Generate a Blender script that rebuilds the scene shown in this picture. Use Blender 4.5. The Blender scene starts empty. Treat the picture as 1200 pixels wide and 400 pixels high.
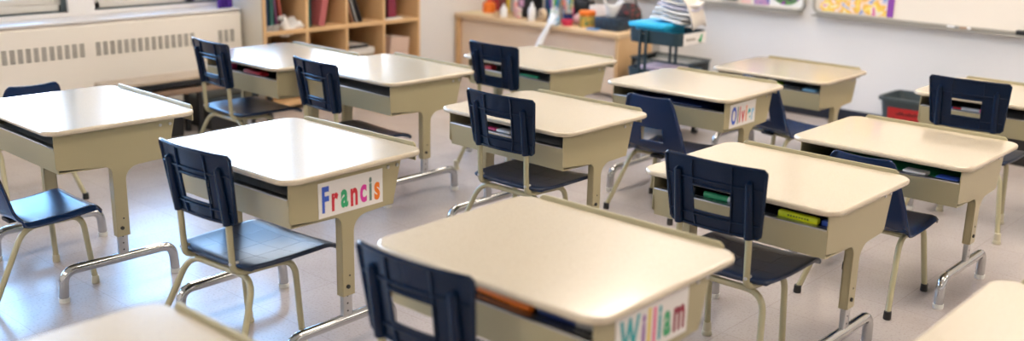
import bpy, bmesh, math, random
from mathutils import Vector, Matrix
random.seed(7)
SC = bpy.context.scene
COL = SC.collection
PI = math.pi

# ------------------------------------------------------------------ materials
def mat(name, color, rough=0.5, metal=0.0, coat=0.0, noise=None, bump=None, spec=0.5, coat_rough=0.1):
    m = bpy.data.materials.new(name); m.use_nodes = True
    nt = m.node_tree; b = nt.nodes['Principled BSDF']
    b.inputs['Base Color'].default_value = (*color, 1)
    b.inputs['Roughness'].default_value = rough
    b.inputs['Metallic'].default_value = metal
    b.inputs['Coat Weight'].default_value = coat
    b.inputs['Coat Roughness'].default_value = coat_rough
    b.inputs['Specular IOR Level'].default_value = spec
    tc = None
    if noise or bump:
        tc = nt.nodes.new('ShaderNodeTexCoord')
    if noise:
        scale, color2, lo, hi = noise
        n = nt.nodes.new('ShaderNodeTexNoise'); n.inputs['Scale'].default_value = scale
        n.inputs['Detail'].default_value = 3
        r = nt.nodes.new('ShaderNodeValToRGB')
        r.color_ramp.elements[0].position = lo; r.color_ramp.elements[1].position = hi
        r.color_ramp.elements[0].color = (*color2, 1); r.color_ramp.elements[1].color = (*color, 1)
        nt.links.new(tc.outputs['Object'], n.inputs['Vector'])
        nt.links.new(n.outputs['Fac'], r.inputs['Fac'])
        nt.links.new(r.outputs['Color'], b.inputs['Base Color'])
    if bump:
        scale, strength = bump
        n = nt.nodes.new('ShaderNodeTexNoise'); n.inputs['Scale'].default_value = scale
        bp = nt.nodes.new('ShaderNodeBump'); bp.inputs['Strength'].default_value = strength
        bp.inputs['Distance'].default_value = 0.002
        nt.links.new(tc.outputs['Object'], n.inputs['Vector'])
        nt.links.new(n.outputs['Fac'], bp.inputs['Height'])
        nt.links.new(bp.outputs['Normal'], b.inputs['Normal'])
    return m

def emit(name, color, strength):
    m = bpy.data.materials.new(name); m.use_nodes = True
    nt = m.node_tree; b = nt.nodes['Principled BSDF']
    b.inputs['Base Color'].default_value = (0.8, 0.8, 0.8, 1)
    b.inputs['Emission Color'].default_value = (*color, 1)
    b.inputs['Emission Strength'].default_value = strength
    return m

def glass(name, tint=(1, 1, 1)):
    m = bpy.data.materials.new(name); m.use_nodes = True
    nt = m.node_tree; nt.nodes.remove(nt.nodes['Principled BSDF'])
    o = nt.nodes['Material Output']
    t = nt.nodes.new('ShaderNodeBsdfTransparent'); t.inputs['Color'].default_value = (*tint, 1)
    g = nt.nodes.new('ShaderNodeBsdfGlossy'); g.inputs['Roughness'].default_value = 0.03
    f = nt.nodes.new('ShaderNodeFresnel'); x = nt.nodes.new('ShaderNodeMixShader')
    nt.links.new(f.outputs[0], x.inputs[0]); nt.links.new(t.outputs[0], x.inputs[1])
    nt.links.new(g.outputs[0], x.inputs[2]); nt.links.new(x.outputs[0], o.inputs['Surface'])
    return m

M = {
 'laminate': mat('cream_laminate', (0.58, 0.49, 0.36), 0.22, noise=(330, (0.52, 0.435, 0.315), 0.38, 0.50), coat=0.7, coat_rough=0.09),
 'tan': mat('tan_painted_steel', (0.40, 0.345, 0.205), 0.28, bump=(90, 0.05)),
 'tube': mat('tan_tube_paint', (0.42, 0.375, 0.225), 0.2, coat=0.3),
 'chrome': mat('chrome', (0.50, 0.50, 0.50), 0.10, metal=1.0),
 'steel': mat('brushed_steel', (0.55, 0.55, 0.55), 0.32, metal=1.0),
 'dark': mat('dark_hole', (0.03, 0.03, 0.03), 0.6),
 'navy_a': mat('navy_plastic', (0.0025, 0.011, 0.034), 0.24, bump=(350, 0.04), spec=0.28),
 'navy_seat': mat('navy_seat_plastic', (0.0035, 0.014, 0.045), 0.30, bump=(350, 0.05), spec=0.5),
 'navy_b': mat('royal_navy_plastic', (0.003, 0.021, 0.080), 0.25, bump=(350, 0.04), spec=0.42),
 'cap_tan': mat('tan_rubber', (0.55, 0.50, 0.36), 0.5),
 'cap_black': mat('black_rubber', (0.015, 0.015, 0.015), 0.5),
 'cap_clear': mat('white_glide', (0.75, 0.74, 0.70), 0.4),
 'wall': mat('white_wall_paint', (0.80, 0.79, 0.79), 0.6, noise=(1.3, (0.77, 0.76, 0.76), 0.3, 0.7)),
 'ceiling': mat('ceiling_tile', (0.78, 0.77, 0.74), 0.9),
 'base': mat('navy_black_baseboard', (0.008, 0.012, 0.025), 0.4),
 'cover': mat('cream_radiator_paint', (0.86, 0.80, 0.72), 0.45),
 'frame': mat('window_frame_paint', (0.62, 0.60, 0.56), 0.4),
 'gasket': mat('dark_gasket', (0.05, 0.07, 0.08), 0.5),
 'sill': mat('pale_sill', (0.72, 0.70, 0.70), 0.35),
 'maple': mat('maple_board', (0.66, 0.43, 0.22), 0.42, noise=(6, (0.60, 0.38, 0.19), 0.3, 0.7)),
 'maple_light': mat('pale_maple_top', (0.74, 0.55, 0.34), 0.35, noise=(7, (0.69, 0.50, 0.30), 0.3, 0.7)),
 'panel_pale': mat('pale_beige_panel', (0.80, 0.66, 0.53), 0.5, noise=(5, (0.76, 0.62, 0.50), 0.3, 0.7)),
 'side_white': mat('cream_side_panel', (0.72, 0.66, 0.56), 0.45),
 'paper': mat('white_paper', (0.80, 0.79, 0.78), 0.7),
 'card': mat('white_card', (0.82, 0.78, 0.75), 0.35),
 'whiteboard': mat('whiteboard_enamel', (0.80, 0.74, 0.66), 0.25),
 'alu': mat('aluminium_trim', (0.48, 0.46, 0.42), 0.35, metal=0.6),
 'black': mat('black_plastic', (0.012, 0.012, 0.014), 0.4),
 'slate': mat('slate_plastic', (0.055, 0.075, 0.085), 0.45),
 'cart': mat('dark_teal_steel', (0.018, 0.045, 0.065), 0.4),
 'grille': mat('grille_shadow_paint', (0.20, 0.19, 0.165), 0.6),
 'glass': glass('window_glass'),
 'clearplastic': glass('clear_grey_plastic', (0.72, 0.76, 0.77)),
}
def cm(name, c, rough=0.45):
    k = 'c_' + name
    if k not in M: M[k] = mat(name, c, rough)
    return M[k]
RED = cm('red', (0.62, 0.03, 0.05)); ORANGE = cm('orange', (0.85, 0.20, 0.02)); YELLOW = cm('yellow', (0.85, 0.62, 0.05))
GREEN = cm('green', (0.04, 0.38, 0.16)); TEAL = cm('teal', (0.03, 0.38, 0.42)); BLUE = cm('blue', (0.04, 0.11, 0.55))
PURPLE = cm('purple', (0.25, 0.06, 0.38)); MAGENTA = cm('magenta', (0.72, 0.05, 0.36)); PINK = cm('pink', (0.85, 0.10, 0.30))
LIME = cm('lime', (0.45, 0.75, 0.03)); CYAN = cm('cyan', (0.01, 0.42, 0.72)); GREYG = cm('grey_green', (0.16, 0.24, 0.20))
DKRED = cm('dark_red', (0.30, 0.02, 0.05)); HILITE = cm('fluorescent_yellow', (0.75, 0.85, 0.02)); SKYB = cm('sky_blue', (0.25, 0.55, 0.80))
WOODC = cm('pale_wood', (0.70, 0.48, 0.28)); NAVY = cm('navy', (0.01, 0.03, 0.14)); WHITE = cm('white_plastic', (0.82, 0.83, 0.86), 0.35)
CREAM = cm('cream', (0.78, 0.68, 0.50)); BROWN = cm('brown', (0.22, 0.10, 0.05)); GREY = cm('grey', (0.30, 0.30, 0.30))
MAROON = cm('maroon', (0.20, 0.015, 0.04))

def noisecol0(name, c1, c2, scale):
    return mat(name, c1, 0.5, noise=(scale, c2, 0.47, 0.53))
# ------------------------------------------------------------------ mesh helpers
class MB:
    def __init__(self): self.bm = bmesh.new()
    def box(self, x0, x1, y0, y1, z0, z1, bev=0.0, rot=None, seg=2):
        r = bmesh.ops.create_cube(self.bm, size=1)
        vs = r['verts']
        bmesh.ops.scale(self.bm, vec=(x1-x0, y1-y0, z1-z0), verts=vs)
        if bev > 0:
            es = list({e for v in vs for e in v.link_edges})
            rb = bmesh.ops.bevel(self.bm, geom=es, offset=bev, segments=seg, affect='EDGES', profile=0.5)
            vs = list({v for f in rb['faces'] for v in f.verts} | {v for v in vs if v.is_valid})
        if rot is not None: bmesh.ops.transform(self.bm, matrix=rot, verts=vs)
        bmesh.ops.translate(self.bm, vec=((x0+x1)/2, (y0+y1)/2, (z0+z1)/2), verts=vs)
        return self
    def prism(self, pts, a0, a1, axis='z'):
        # pts 2D polygon, extruded along axis
        def P(u, v, w):
            return {'z': (u, v, w), 'x': (w, u, v), 'y': (u, w, v)}[axis]
        lo = [self.bm.verts.new(P(u, v, a0)) for u, v in pts]
        hi = [self.bm.verts.new(P(u, v, a1)) for u, v in pts]
        n = len(pts)
        self.bm.faces.new(lo[::-1]); self.bm.faces.new(hi)
        for i in range(n):
            self.bm.faces.new((lo[i], lo[(i+1) % n], hi[(i+1) % n], hi[i]))
        return self
    def tube(self, pts, r, n=12, cap=True, r_list=None):
        pts = [Vector(p) for p in pts]
        rings = []
        prev = None
        for i, p in enumerate(pts):
            if i == 0: d = pts[1]-pts[0]
            elif i == len(pts)-1: d = pts[-1]-pts[-2]
            else: d = (pts[i+1]-pts[i]).normalized() + (pts[i]-pts[i-1]).normalized()
            d.normalize()
            if prev is None:
                u = d.orthogonal().normalized()
            else:
                u = (prev - d*prev.dot(d)).normalized()
            prev = u; w = d.cross(u)
            rr = r_list[i] if r_list else r
            rings.append([self.bm.verts.new(p + (u*math.cos(2*PI*k/n) + w*math.sin(2*PI*k/n))*rr) for k in range(n)])
        for a, b in zip(rings, rings[1:]):
            for k in range(n):
                self.bm.faces.new((a[k], a[(k+1) % n], b[(k+1) % n], b[k]))
        if cap:
            self.bm.faces.new(rings[0][::-1]); self.bm.faces.new(rings[-1])
        return self
    def lathe(self, prof, c=(0, 0, 0), n=20):
        rings = [[self.bm.verts.new((c[0]+r*math.cos(2*PI*k/n), c[1]+r*math.sin(2*PI*k/n), c[2]+z)) for k in range(n)] for r, z in prof]
        for a, b in zip(rings, rings[1:]):
            for k in range(n): self.bm.faces.new((a[k], a[(k+1) % n], b[(k+1) % n], b[k]))
        self.bm.faces.new(rings[0][::-1]); self.bm.faces.new(rings[-1])
        return self
    def sheet(self, fn, nu, nv, hole=None):
        # grid surface fn(i/nu, j/nv); hole(i, j) -> True skips the cell
        V = {}
        def g(i, j):
            if (i, j) not in V: V[(i, j)] = self.bm.verts.new(fn(i/nu, j/nv))
            return V[(i, j)]
        for i in range(nu):
            for j in range(nv):
                if hole and hole(i, j): continue
                self.bm.faces.new((g(i, j), g(i+1, j), g(i+1, j+1), g(i, j+1)))
        return self
    def build(self, name, material, parent=None, smooth=True, mods=None, angle=40):
        me = bpy.data.meshes.new(name)
        bmesh.ops.recalc_face_normals(self.bm, faces=self.bm.faces)
        self.bm.to_mesh(me); self.bm.free()
        me.materials.append(material)
        if smooth:
            me.shade_smooth()
            try: me.set_sharp_from_angle(angle=math.radians(angle))
            except Exception: pass
        o = bpy.data.objects.new(name, me); COL.objects.link(o)
        if parent: o.parent = parent
        for f in (mods or []): f(o)
        return o

def solid(t, off=0.0, bev=0.0):
    def f(o):
        m = o.modifiers.new('solid', 'SOLIDIFY'); m.thickness = t; m.offset = off
        if bev:
            b = o.modifiers.new('bevel', 'BEVEL'); b.width = bev; b.segments = 2; b.limit_method = 'ANGLE'; b.angle_limit = math.radians(50)
    return f
def subsurf(n=1):
    def f(o):
        m = o.modifiers.new('sub', 'SUBSURF'); m.levels = n; m.render_levels = n
    return f
def bevel(w, s=2):
    def f(o):
        b = o.modifiers.new('bevel', 'BEVEL'); b.width = w; b.segments = s; b.limit_method = 'ANGLE'; b.angle_limit = math.radians(40)
    return f

def fillet(pts, r, n=6):
    pts = [Vector(p) for p in pts]
    out = [pts[0]]
    for i in range(1, len(pts)-1):
        a, b, c = pts[i-1], pts[i], pts[i+1]
        u = (a-b); v = (c-b)
        ri = r[i-1] if isinstance(r, (list, tuple)) else r
        d = min(ri, u.length*0.48, v.length*0.48)
        p0 = b+u.normalized()*d; p1 = b+v.normalized()*d
        for k in range(n+1):
            t = k/n
            out.append(p0*(1-t)**2 + b*2*t*(1-t) + p1*t*t)
    out.append(pts[-1])
    return out
def rrect(x0, x1, y0, y1, r, n=6):
    P = []
    for cx, cy, a in ((x1-r, y1-r, 0), (x0+r, y1-r, 90), (x0+r, y0+r, 180), (x1-r, y0+r, 270)):
        for k in range(n+1):
            t = math.radians(a+90*k/n); P.append((cx+r*math.cos(t), cy+r*math.sin(t)))
    return P

def thing(name, label, cat, loc=(0, 0, 0), rz=0, group=None):
    o = bpy.data.objects.new(name, None); COL.objects.link(o)
    o.empty_display_size = 0.05
    o.location = loc; o.rotation_euler = (0, 0, rz)
    return tag(o, label, cat, group)
def tag(o, label, cat, group=None):
    o['label'] = label; o['category'] = cat
    if group: o['group'] = group
    return o
def struct(o):
    o['kind'] = 'structure'; return o
def put(o, loc, rz=0):
    o.location = loc; o.rotation_euler = (0, 0, rz); return o
def copy_tree(o, parent=None):
    c = o.copy(); COL.objects.link(c)
    if parent: c.parent = parent
    for ch in list(o.children): copy_tree(ch, c)
    return c

# ------------------------------------------------------------------ room shell
XL, XR, YF, YB, ZC = -5.6, 3.2, -2.9, 6.1, 2.75
# vinyl floor: speckle + large soft mottling
fm = bpy.data.materials.new('speckled_vinyl_floor'); fm.use_nodes = True
nt = fm.node_tree; b = nt.nodes['Principled BSDF']
tc = nt.nodes.new('ShaderNodeTexCoord')
n1 = nt.nodes.new('ShaderNodeTexNoise'); n1.inputs['Scale'].default_value = 2.2; n1.inputs['Detail'].default_value = 4
n2 = nt.nodes.new('ShaderNodeTexNoise'); n2.inputs['Scale'].default_value = 120; n2.inputs['Detail'].default_value = 2
r1 = nt.nodes.new('ShaderNodeValToRGB'); r2 = nt.nodes.new('ShaderNodeValToRGB')
r1.color_ramp.elements[0].color = (0.44, 0.385, 0.36, 1); r1.color_ramp.elements[1].color = (0.52, 0.46, 0.435, 1)
r1.color_ramp.elements[0].position = 0.35; r1.color_ramp.elements[1].position = 0.65
r2.color_ramp.elements[0].color = (0.72, 0.70, 0.70, 1); r2.color_ramp.elements[1].color = (1, 1, 1, 1)
r2.color_ramp.elements[0].position = 0.34; r2.color_ramp.elements[1].position = 0.46
mx = nt.nodes.new('ShaderNodeMix'); mx.data_type = 'RGBA'; mx.blend_type = 'MULTIPLY'; mx.inputs['Factor'].default_value = 0.5
for n in (n1, n2): nt.links.new(tc.outputs['Object'], n.inputs['Vector'])
nt.links.new(n1.outputs['Fac'], r1.inputs['Fac']); nt.links.new(n2.outputs['Fac'], r2.inputs['Fac'])
nt.links.new(r1.outputs['Color'], mx.inputs[6]); nt.links.new(r2.outputs['Color'], mx.inputs[7])
br = nt.nodes.new('ShaderNodeTexBrick'); br.offset = 0.0
br.inputs['Scale'].default_value = 1.0; br.inputs['Brick Width'].default_value = 0.305; br.inputs['Row Height'].default_value = 0.305
br.inputs['Mortar Size'].default_value = 0.0012; br.inputs['Color1'].default_value = (1, 1, 1, 1); br.inputs['Color2'].default_value = (0.95, 0.95, 0.96, 1)
br.inputs['Mortar'].default_value = (0.78, 0.76, 0.76, 1)
nt.links.new(tc.outputs['Object'], br.inputs['Vector'])
mx2 = nt.nodes.new('ShaderNodeMix'); mx2.data_type = 'RGBA'; mx2.blend_type = 'MULTIPLY'; mx2.inputs['Factor'].default_value = 1.0
nt.links.new(mx.outputs[2], mx2.inputs[6]); nt.links.new(br.outputs['Color'], mx2.inputs[7])
nt.links.new(mx2.outputs[2], b.inputs['Base Color'])
b.inputs['Roughness'].default_value = 0.24
bp = nt.nodes.new('ShaderNodeBump'); bp.inputs['Strength'].default_value = 0.04; bp.inputs['Distance'].default_value = 0.01
nt.links.new(n1.outputs['Fac'], bp.inputs['Height']); nt.links.new(bp.outputs['Normal'], b.inputs['Normal'])

struct(MB().box(XL-0.2, XR+0.2, YF-0.2, YB+0.2, -0.1, 0).build('floor', fm))
struct(MB().box(XL-0.2, XR+0.2, YF-0.2, YB+0.2, ZC, ZC+0.1).build('ceiling', M['ceiling']))
struct(MB().box(XL-0.2, XR+0.2, YB, YB+0.15, 0, ZC).build('wall_back', M['wall']))
struct(MB().box(XR, XR+0.15, YF, YB, 0, ZC).build('wall_right', M['wall']))
struct(MB().box(XL-0.2, XR+0.2, YF-0.15, YF, 0, ZC).build('wall_front', M['wall']))
ZW0, ZW1 = 0.655, 2.2
WINS = [(-2.3, -0.75), (-0.6, 0.95), (1.05, 2.60), (2.75, 4.10), (4.20, 5.45)]
w = MB()
w.box(XL-0.2, XL, YF, YB, 0, ZW0); w.box(XL-0.2, XL, YF, YB, ZW1, ZC)
ys = [YF] + [v for ab in WINS for v in ab] + [YB]
for a, c in zip(ys[0::2], ys[1::2]): w.box(XL-0.2, XL, a, c, ZW0, ZW1)
struct(w.build('wall_left', M['wall']))
struct(MB().box(-5.6, XR, YB-0.012, YB, 0, 0.078, 0.003).build('baseboard_back', M['base']))
struct(MB().box(XR-0.012, XR, YF, YB, 0, 0.066, 0.003).build('baseboard_right', M['base']))

for i, (a, c) in enumerate(WINS):
    f = MB()
    x0, x1 = XL-0.11, XL-0.03
    f.box(x0, x1, a, c, ZW0, ZW0+0.045, 0.004); f.box(x0, x1, a, c, ZW1-0.045, ZW1, 0.004)
    f.box(x0, x1, a, a+0.045, ZW0, ZW1, 0.004); f.box(x0, x1, c-0.045, c, ZW0, ZW1, 0.004)
    m = (a+c)/2 if i != 3 else 3.36
    f.box(x0, x1, m-0.035, m+0.035, ZW0, ZW1, 0.004)
    fr = struct(f.build('window_%d' % (i+1), M['frame']))
    for u, v in ((a+0.045, m-0.035), (m+0.035, c-0.045)):
        s = MB(); X0, X1 = XL-0.10, XL-0.05
        s.box(X0, X1, u, v, ZW0+0.045, ZW0+0.085, 0.003); s.box(X0, X1, u, v, ZW1-0.085, ZW1-0.045, 0.003)
        s.box(X0, X1, u, u+0.035, ZW0+0.085, ZW1-0.085, 0.003); s.box(X0, X1, v-0.035, v, ZW0+0.085, ZW1-0.085, 0.003)
        s.build('sash', M['frame'], fr)
        MB().box(XL-0.08, XL-0.076, u+0.03, v-0.03, ZW0+0.08, ZW1-0.08).build('pane', M['glass'], fr)
    g = MB(); g.box(XL-0.028, XL-0.018, a, c, ZW0, ZW0+0.010); g.box(XL-0.028, XL-0.018, c-0.03, c, ZW0, ZW1)
    g.build('gasket', M['gasket'], fr)

# ceiling lights
LM = emit('fluorescent_diffuser', (1.0, 0.885, 0.765), 14.5)
k = 0
for lx in (-3.7, -1.3, 1.1):
    for ly in (-1.4, 3.1, 5.2):
        k += 1
        t = thing('ceiling_light', 'recessed fluorescent ceiling panel, row %d from the whiteboard wall, column %d from the windows' % ({5.2: 1, 3.1: 2, -1.4: 3}[ly], {-3.7: 1, -1.3: 2, 1.1: 3}[lx]), 'ceiling light', (lx, ly, ZC), 0, 'ceiling lights')
        MB().box(-0.29, 0.29, -0.59, 0.59, -0.012, -0.004).build('diffuser', LM, t)
        f = MB(); f.box(-0.32, 0.32, -0.62, -0.59, -0.02, 0); f.box(-0.32, 0.32, 0.59, 0.62, -0.02, 0); f.box(-0.32, -0.29, -0.59, 0.59, -0.02, 0); f.box(0.29, 0.32, -0.59, 0.59, -0.02, 0)
        f.build('light_frame', M['sill'], t)

# ------------------------------------------------------------------ radiator cover under the windows
rc = thing('radiator_cover', 'long cream convector cover under the windows with louvred vent slots', 'radiator', (0, 0, 0))
RX = -5.40
MB().prism([(-5.595, 0.0), (RX, 0.0), (RX, 0.60), (RX-0.02, 0.618), (-5.595, 0.618)], -2.85, 3.56, 'y').build('cover_body', M['cover'], rc, smooth=False)
MB().box(-5.598, RX+0.003, -2.85, 3.56, 0.618, 0.634, 0.004).build('sill', M['sill'], rc)
y = 3.22
panels = [(-0.2, 1.30), (1.36, 2.60), (2.64, 3.24), (3.40, 3.54)]
for a, c in panels:
    f = MB(); yy = a
    while yy + 0.02 < c:
        for q in range(6):
            z = 0.438+q*0.0125
            f.box(RX-0.001, RX+0.0025, yy, yy+0.025, z, z+0.0075)
        yy += 0.041
    f.build('vent_slots', M['grille'], rc, smooth=False)
MB().box(RX-0.001, RX+0.012, 2.85, 3.55, 0.262, 0.290, 0.003).build('pull_rail', M['grille'], rc)

# purple cloth by the bookcase
cl = MB()
cl.sheet(lambda u, v: (-5.44 + 0.018*math.sin(u*19+v*2) - 0.02*v, 3.43+0.10*u, 0.637+0.5*v), 20, 10)
tag(cl.build('curtain', mat('purple_cloth', (0.10, 0.03, 0.36), 0.8), mods=[solid(0.006)]), 'purple cloth hanging at the window end beside the bookcase', 'curtain')

# low bench with things below
lb = thing('low_bench', 'low beige bench on black legs against the radiator cover', 'bench', (0, 0, 0))
MB().box(-5.17, -5.00, 2.50, 3.52, 0.318, 0.337, 0.004).build('bench_top', mat('bench_beige', (0.50, 0.40, 0.30), 0.35), lb)
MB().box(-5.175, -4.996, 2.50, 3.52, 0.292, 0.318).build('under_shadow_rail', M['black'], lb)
MB().box(-5.16, -4.998, 2.54, 3.50, 0.245, 0.275, 0.003).build('lower_board', cm('bench_brown', (0.26, 0.17, 0.115)), lb)
for yy in (2.57, 3.02, 3.48):
    for xx in (-5.155, -5.02): MB().box(xx-0.012, xx+0.012, yy-0.012, yy+0.012, 0, 0.30).build('leg', M['black'], lb)
for i, (yy, wd) in enumerate(((2.78, 0.34), (3.26, 0.32))):
    t = thing('storage_tub', ['black storage tub under the low bench, end nearer the camera', 'black storage tub under the low bench, end nearer the bookcase'][i], 'tub', (-5.19, yy, 0), 0, 'tubs under the bench')
    MB().prism([(-wd/2+0.015, 0.0), (wd/2-0.015, 0.0), (wd/2, 0.17), (-wd/2, 0.17)], -0.13, 0.13, 'x').build('tub_body', M['black'], t, smooth=False)
    MB().box(-0.14, 0.14, -wd/2-0.008, wd/2+0.008, 0.17, 0.19, 0.005).build('lid', M['slate'], t)

# ------------------------------------------------------------------ bookcase
BX0, BX1, BY0, BY1 = -5.585, -5.20, 3.585, 4.855
bc = thing('bookcase', 'light maple cubby bookcase under the window with cream side panel', 'bookcase', (0, 0, 0))
MB().box(BX0, BX1-0.018, BY0, BY0+0.016, 0.0, 0.80, 0.002).build('side_panel', M['side_white'], bc)
MB().box(BX1-0.018, BX1, BY0, BY0+0.02, 0.0, 0.80, 0.002).build('edge_strip', M['maple'], bc)
MB().box(BX0, BX1, BY1-0.02, BY1, 0.0, 0.80, 0.002).build('side_panel', M['maple'], bc)
pit = (BY1-BY0-0.02)/4
for j in range(1, 4):
    yy = BY0+0.01+pit*j
    MB().box(BX0+0.02, BX1-0.003, yy-0.01, yy+0.01, 0.04, 0.78, 0.002).build('divider', M['maple'], bc)
TIERS = [0.03, 0.185, 0.475, 0.765]
for z in TIERS:
    MB().box(BX0+0.01, BX1-0.001, BY0+0.02, BY1-0.02, z, z+0.026, 0.002).build('shelf_board', M['maple'], bc)
MB().box(BX0, BX0+0.012, BY0+0.016, BY1-0.02, 0.0, 0.79).build('back_panel', M['maple'], bc)
def cub(j, t=0.5): return BY0+0.01+pit*(j+t)
Z1 = TIERS[2]+0.026; Z0 = TIERS[1]+0.026
def book(name, label, cat, x, y, z, dx, dy, dz, m, tilt=0, rz=0, group=None):
    t = thing(name, label, cat, (x, y, z), rz, group)
    Rm = Matrix.Rotation(tilt, 4, 'X')
    # cover (U shape) and pages
    c = MB(); c.box(-dx/2, dx/2, -dy/2, -dy/2+0.003, 0, dz); c.box(-dx/2, dx/2, dy/2-0.003, dy/2, 0, dz); c.box(dx/2-0.004, dx/2, -dy/2, dy/2, 0, dz)
    p = MB(); p.box(-dx/2+0.004, dx/2-0.004, -dy/2+0.003, dy/2-0.003, 0.003, dz-0.004)
    for q in (c, p):
        bmesh.ops.transform(q.bm, matrix=Rm, verts=q.bm.verts)
        zmin = min(v.co.z for v in q.bm.verts)
    zs = min(v.co.z for v in c.bm.verts)
    for q in (c, p): bmesh.ops.translate(q.bm, vec=(0, 0, -zs), verts=q.bm.verts)
    c.build('cover', m, t, smooth=False); p.build('pages', M['paper'], t, smooth=False)
    return t
DB = cm('deep_blue', (0.01, 0.04, 0.10)); OLDPINK = cm('old_pink', (0.45, 0.12, 0.12)); DG = cm('dark_green', (0.02, 0.10, 0.09))
bk = 'books in the bookcase'
bx_ = BX1-0.13
book('book', 'dark blue book standing at the far left of the first upper cubby', 'book', bx_, cub(0, 0.10), Z1, 0.2, 0.035, 0.20, DB, group=bk)
book('book', 'dark green book second from left in the first upper cubby', 'book', bx_, cub(0, 0.23), Z1, 0.2, 0.03, 0.21, DG, group=bk)
book('book', 'thin purple book leaning in the first upper cubby', 'book', bx_-0.02, cub(0, 0.40), Z1, 0.2, 0.018, 0.22, cm('plum', (0.16, 0.05, 0.12)), tilt=0.10, group=bk)
book('book', 'red-brown book leaning in the first upper cubby behind crumpled paper', 'book', bx_-0.02, cub(0, 0.52), Z1, 0.2, 0.022, 0.22, cm('brick', (0.36, 0.07, 0.05)), tilt=0.14, group=bk)
book('book', 'dark teal book beside the pink folder in the second upper cubby', 'book', bx_, cub(1, 0.10), Z1, 0.2, 0.04, 0.22, cm('darkteal', (0.01, 0.07, 0.06)), group=bk)
book('folder', 'dusty pink folder leaning in the second upper cubby', 'folder', bx_+0.01, cub(1, 0.36), Z1, 0.22, 0.05, 0.23, OLDPINK, tilt=-0.22, group=bk)
book('book', 'dark brown book leaning left in the third upper cubby', 'book', bx_, cub(2, 0.22), Z1, 0.2, 0.022, 0.22, BROWN, tilt=0.30, group=bk)
book('book', 'grey book leaning left in the third upper cubby', 'book', bx_, cub(2, 0.34), Z1, 0.2, 0.018, 0.22, GREY, tilt=0.34, group=bk)
book('book', 'black book leaning left in the third upper cubby', 'book', bx_, cub(2, 0.46), Z1, 0.2, 0.02, 0.22, M['black'], tilt=0.38, group=bk)
book('book', 'black book at the left of the fourth upper cubby', 'book', bx_, cub(3, 0.09), Z1, 0.2, 0.03, 0.21, M['black'], group=bk)
book('binder', 'thick maroon binder in the fourth upper cubby', 'binder', bx_, cub(3, 0.30), Z1+0.012, 0.2, 0.075, 0.22, MAROON, group=bk)
book('book', 'flat white booklet under the maroon binder', 'book', bx_+0.02, cub(3, 0.30), Z1, 0.2, 0.16, 0.010, M['paper'], group=bk)
book('book', 'flat brown book on the first lower cubby shelf', 'book', bx_+0.02, cub(0, 0.38), Z0, 0.2, 0.17, 0.16, cm('choco', (0.13, 0.06, 0.03)), group=bk)
book('book', 'flat cream book on the second lower cubby shelf', 'book', bx_+0.02, cub(1, 0.36), Z0, 0.2, 0.17, 0.13, CREAM, group=bk)
book('book', 'thick flat dark book at the base of the third lower cubby stack', 'book', bx_+0.02, cub(2, 0.36), Z0, 0.22, 0.20, 0.085, cm('olive', (0.25, 0.20, 0.12)), group=bk)
book('book', 'white magazine on top of the third lower cubby stack', 'book', bx_+0.02, cub(2, 0.38), Z0+0.085, 0.22, 0.21, 0.04, cm('offwhite', (0.62, 0.58, 0.54)), group=bk)
book('book', 'dark thin book topmost in the third lower cubby', 'book', bx_, cub(2, 0.34), Z0+0.125, 0.22, 0.17, 0.02, M['black'], group=bk)
book('magazine_file', 'beige magazine file leaning in the fourth lower cubby', 'magazine file', bx_+0.02, cub(3, 0.42), Z0, 0.2, 0.17, 0.16, cm('file_beige', (0.56, 0.40, 0.32)), tilt=-0.10, group=bk)
# crumpled papers
pp = MB()
pp.sheet(lambda u, v: (BX1-0.03-0.18*v, cub(0, 0.42)+0.14*u, Z1+0.055+0.035*math.sin(7*u+3*v)-0.03*u + 0.012*math.sin(17*v+9*u)), 14, 10)
tag(pp.build('loose_papers', M['paper'], mods=[solid(0.05, -1)]), 'crumpled white paper stack in the first upper cubby', 'papers')
pp = MB()
for q in range(4): pp.box(BX1-0.20, BX1-0.02, cub(0, 0.04), cub(0, 0.36), Z1+q*0.009, Z1+q*0.009+0.006, rot=Matrix.Rotation(0.05*q, 4, 'Z'))
tag(pp.build('loose_papers', cm('newsprint', (0.40, 0.38, 0.36)), smooth=False), 'grey worksheets lying in front of the dark books in first cubby', 'papers')

# ------------------------------------------------------------------ console bench with supplies
CX0, CX1, CY0, CY1, CZ = -5.585, -4.045, 5.58, 5.99, 0.442
cs = thing('low_counter', 'low maple counter with pale recessed front panel along the whiteboard wall', 'counter', (0, 0, 0))
MB().box(CX0, CX1+0.005, CY0-0.012, CY1, CZ-0.03, CZ, 0.004).build('counter_top', M['maple_light'], cs)
MB().box(CX0, CX0+0.03, CY0, CY1-0.01, 0, CZ-0.03, 0.002).build('side_panel', M['maple'], cs)
MB().box(CX1-0.03, CX1, CY0, CY1-0.01, 0, CZ-0.03, 0.002).build('side_panel', M['maple'], cs)
MB().box(CX0+0.03, CX1-0.03, CY0+0.035, CY0+0.05, 0.02, CZ-0.03).build('front_panel', M['panel_pale'], cs)

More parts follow.
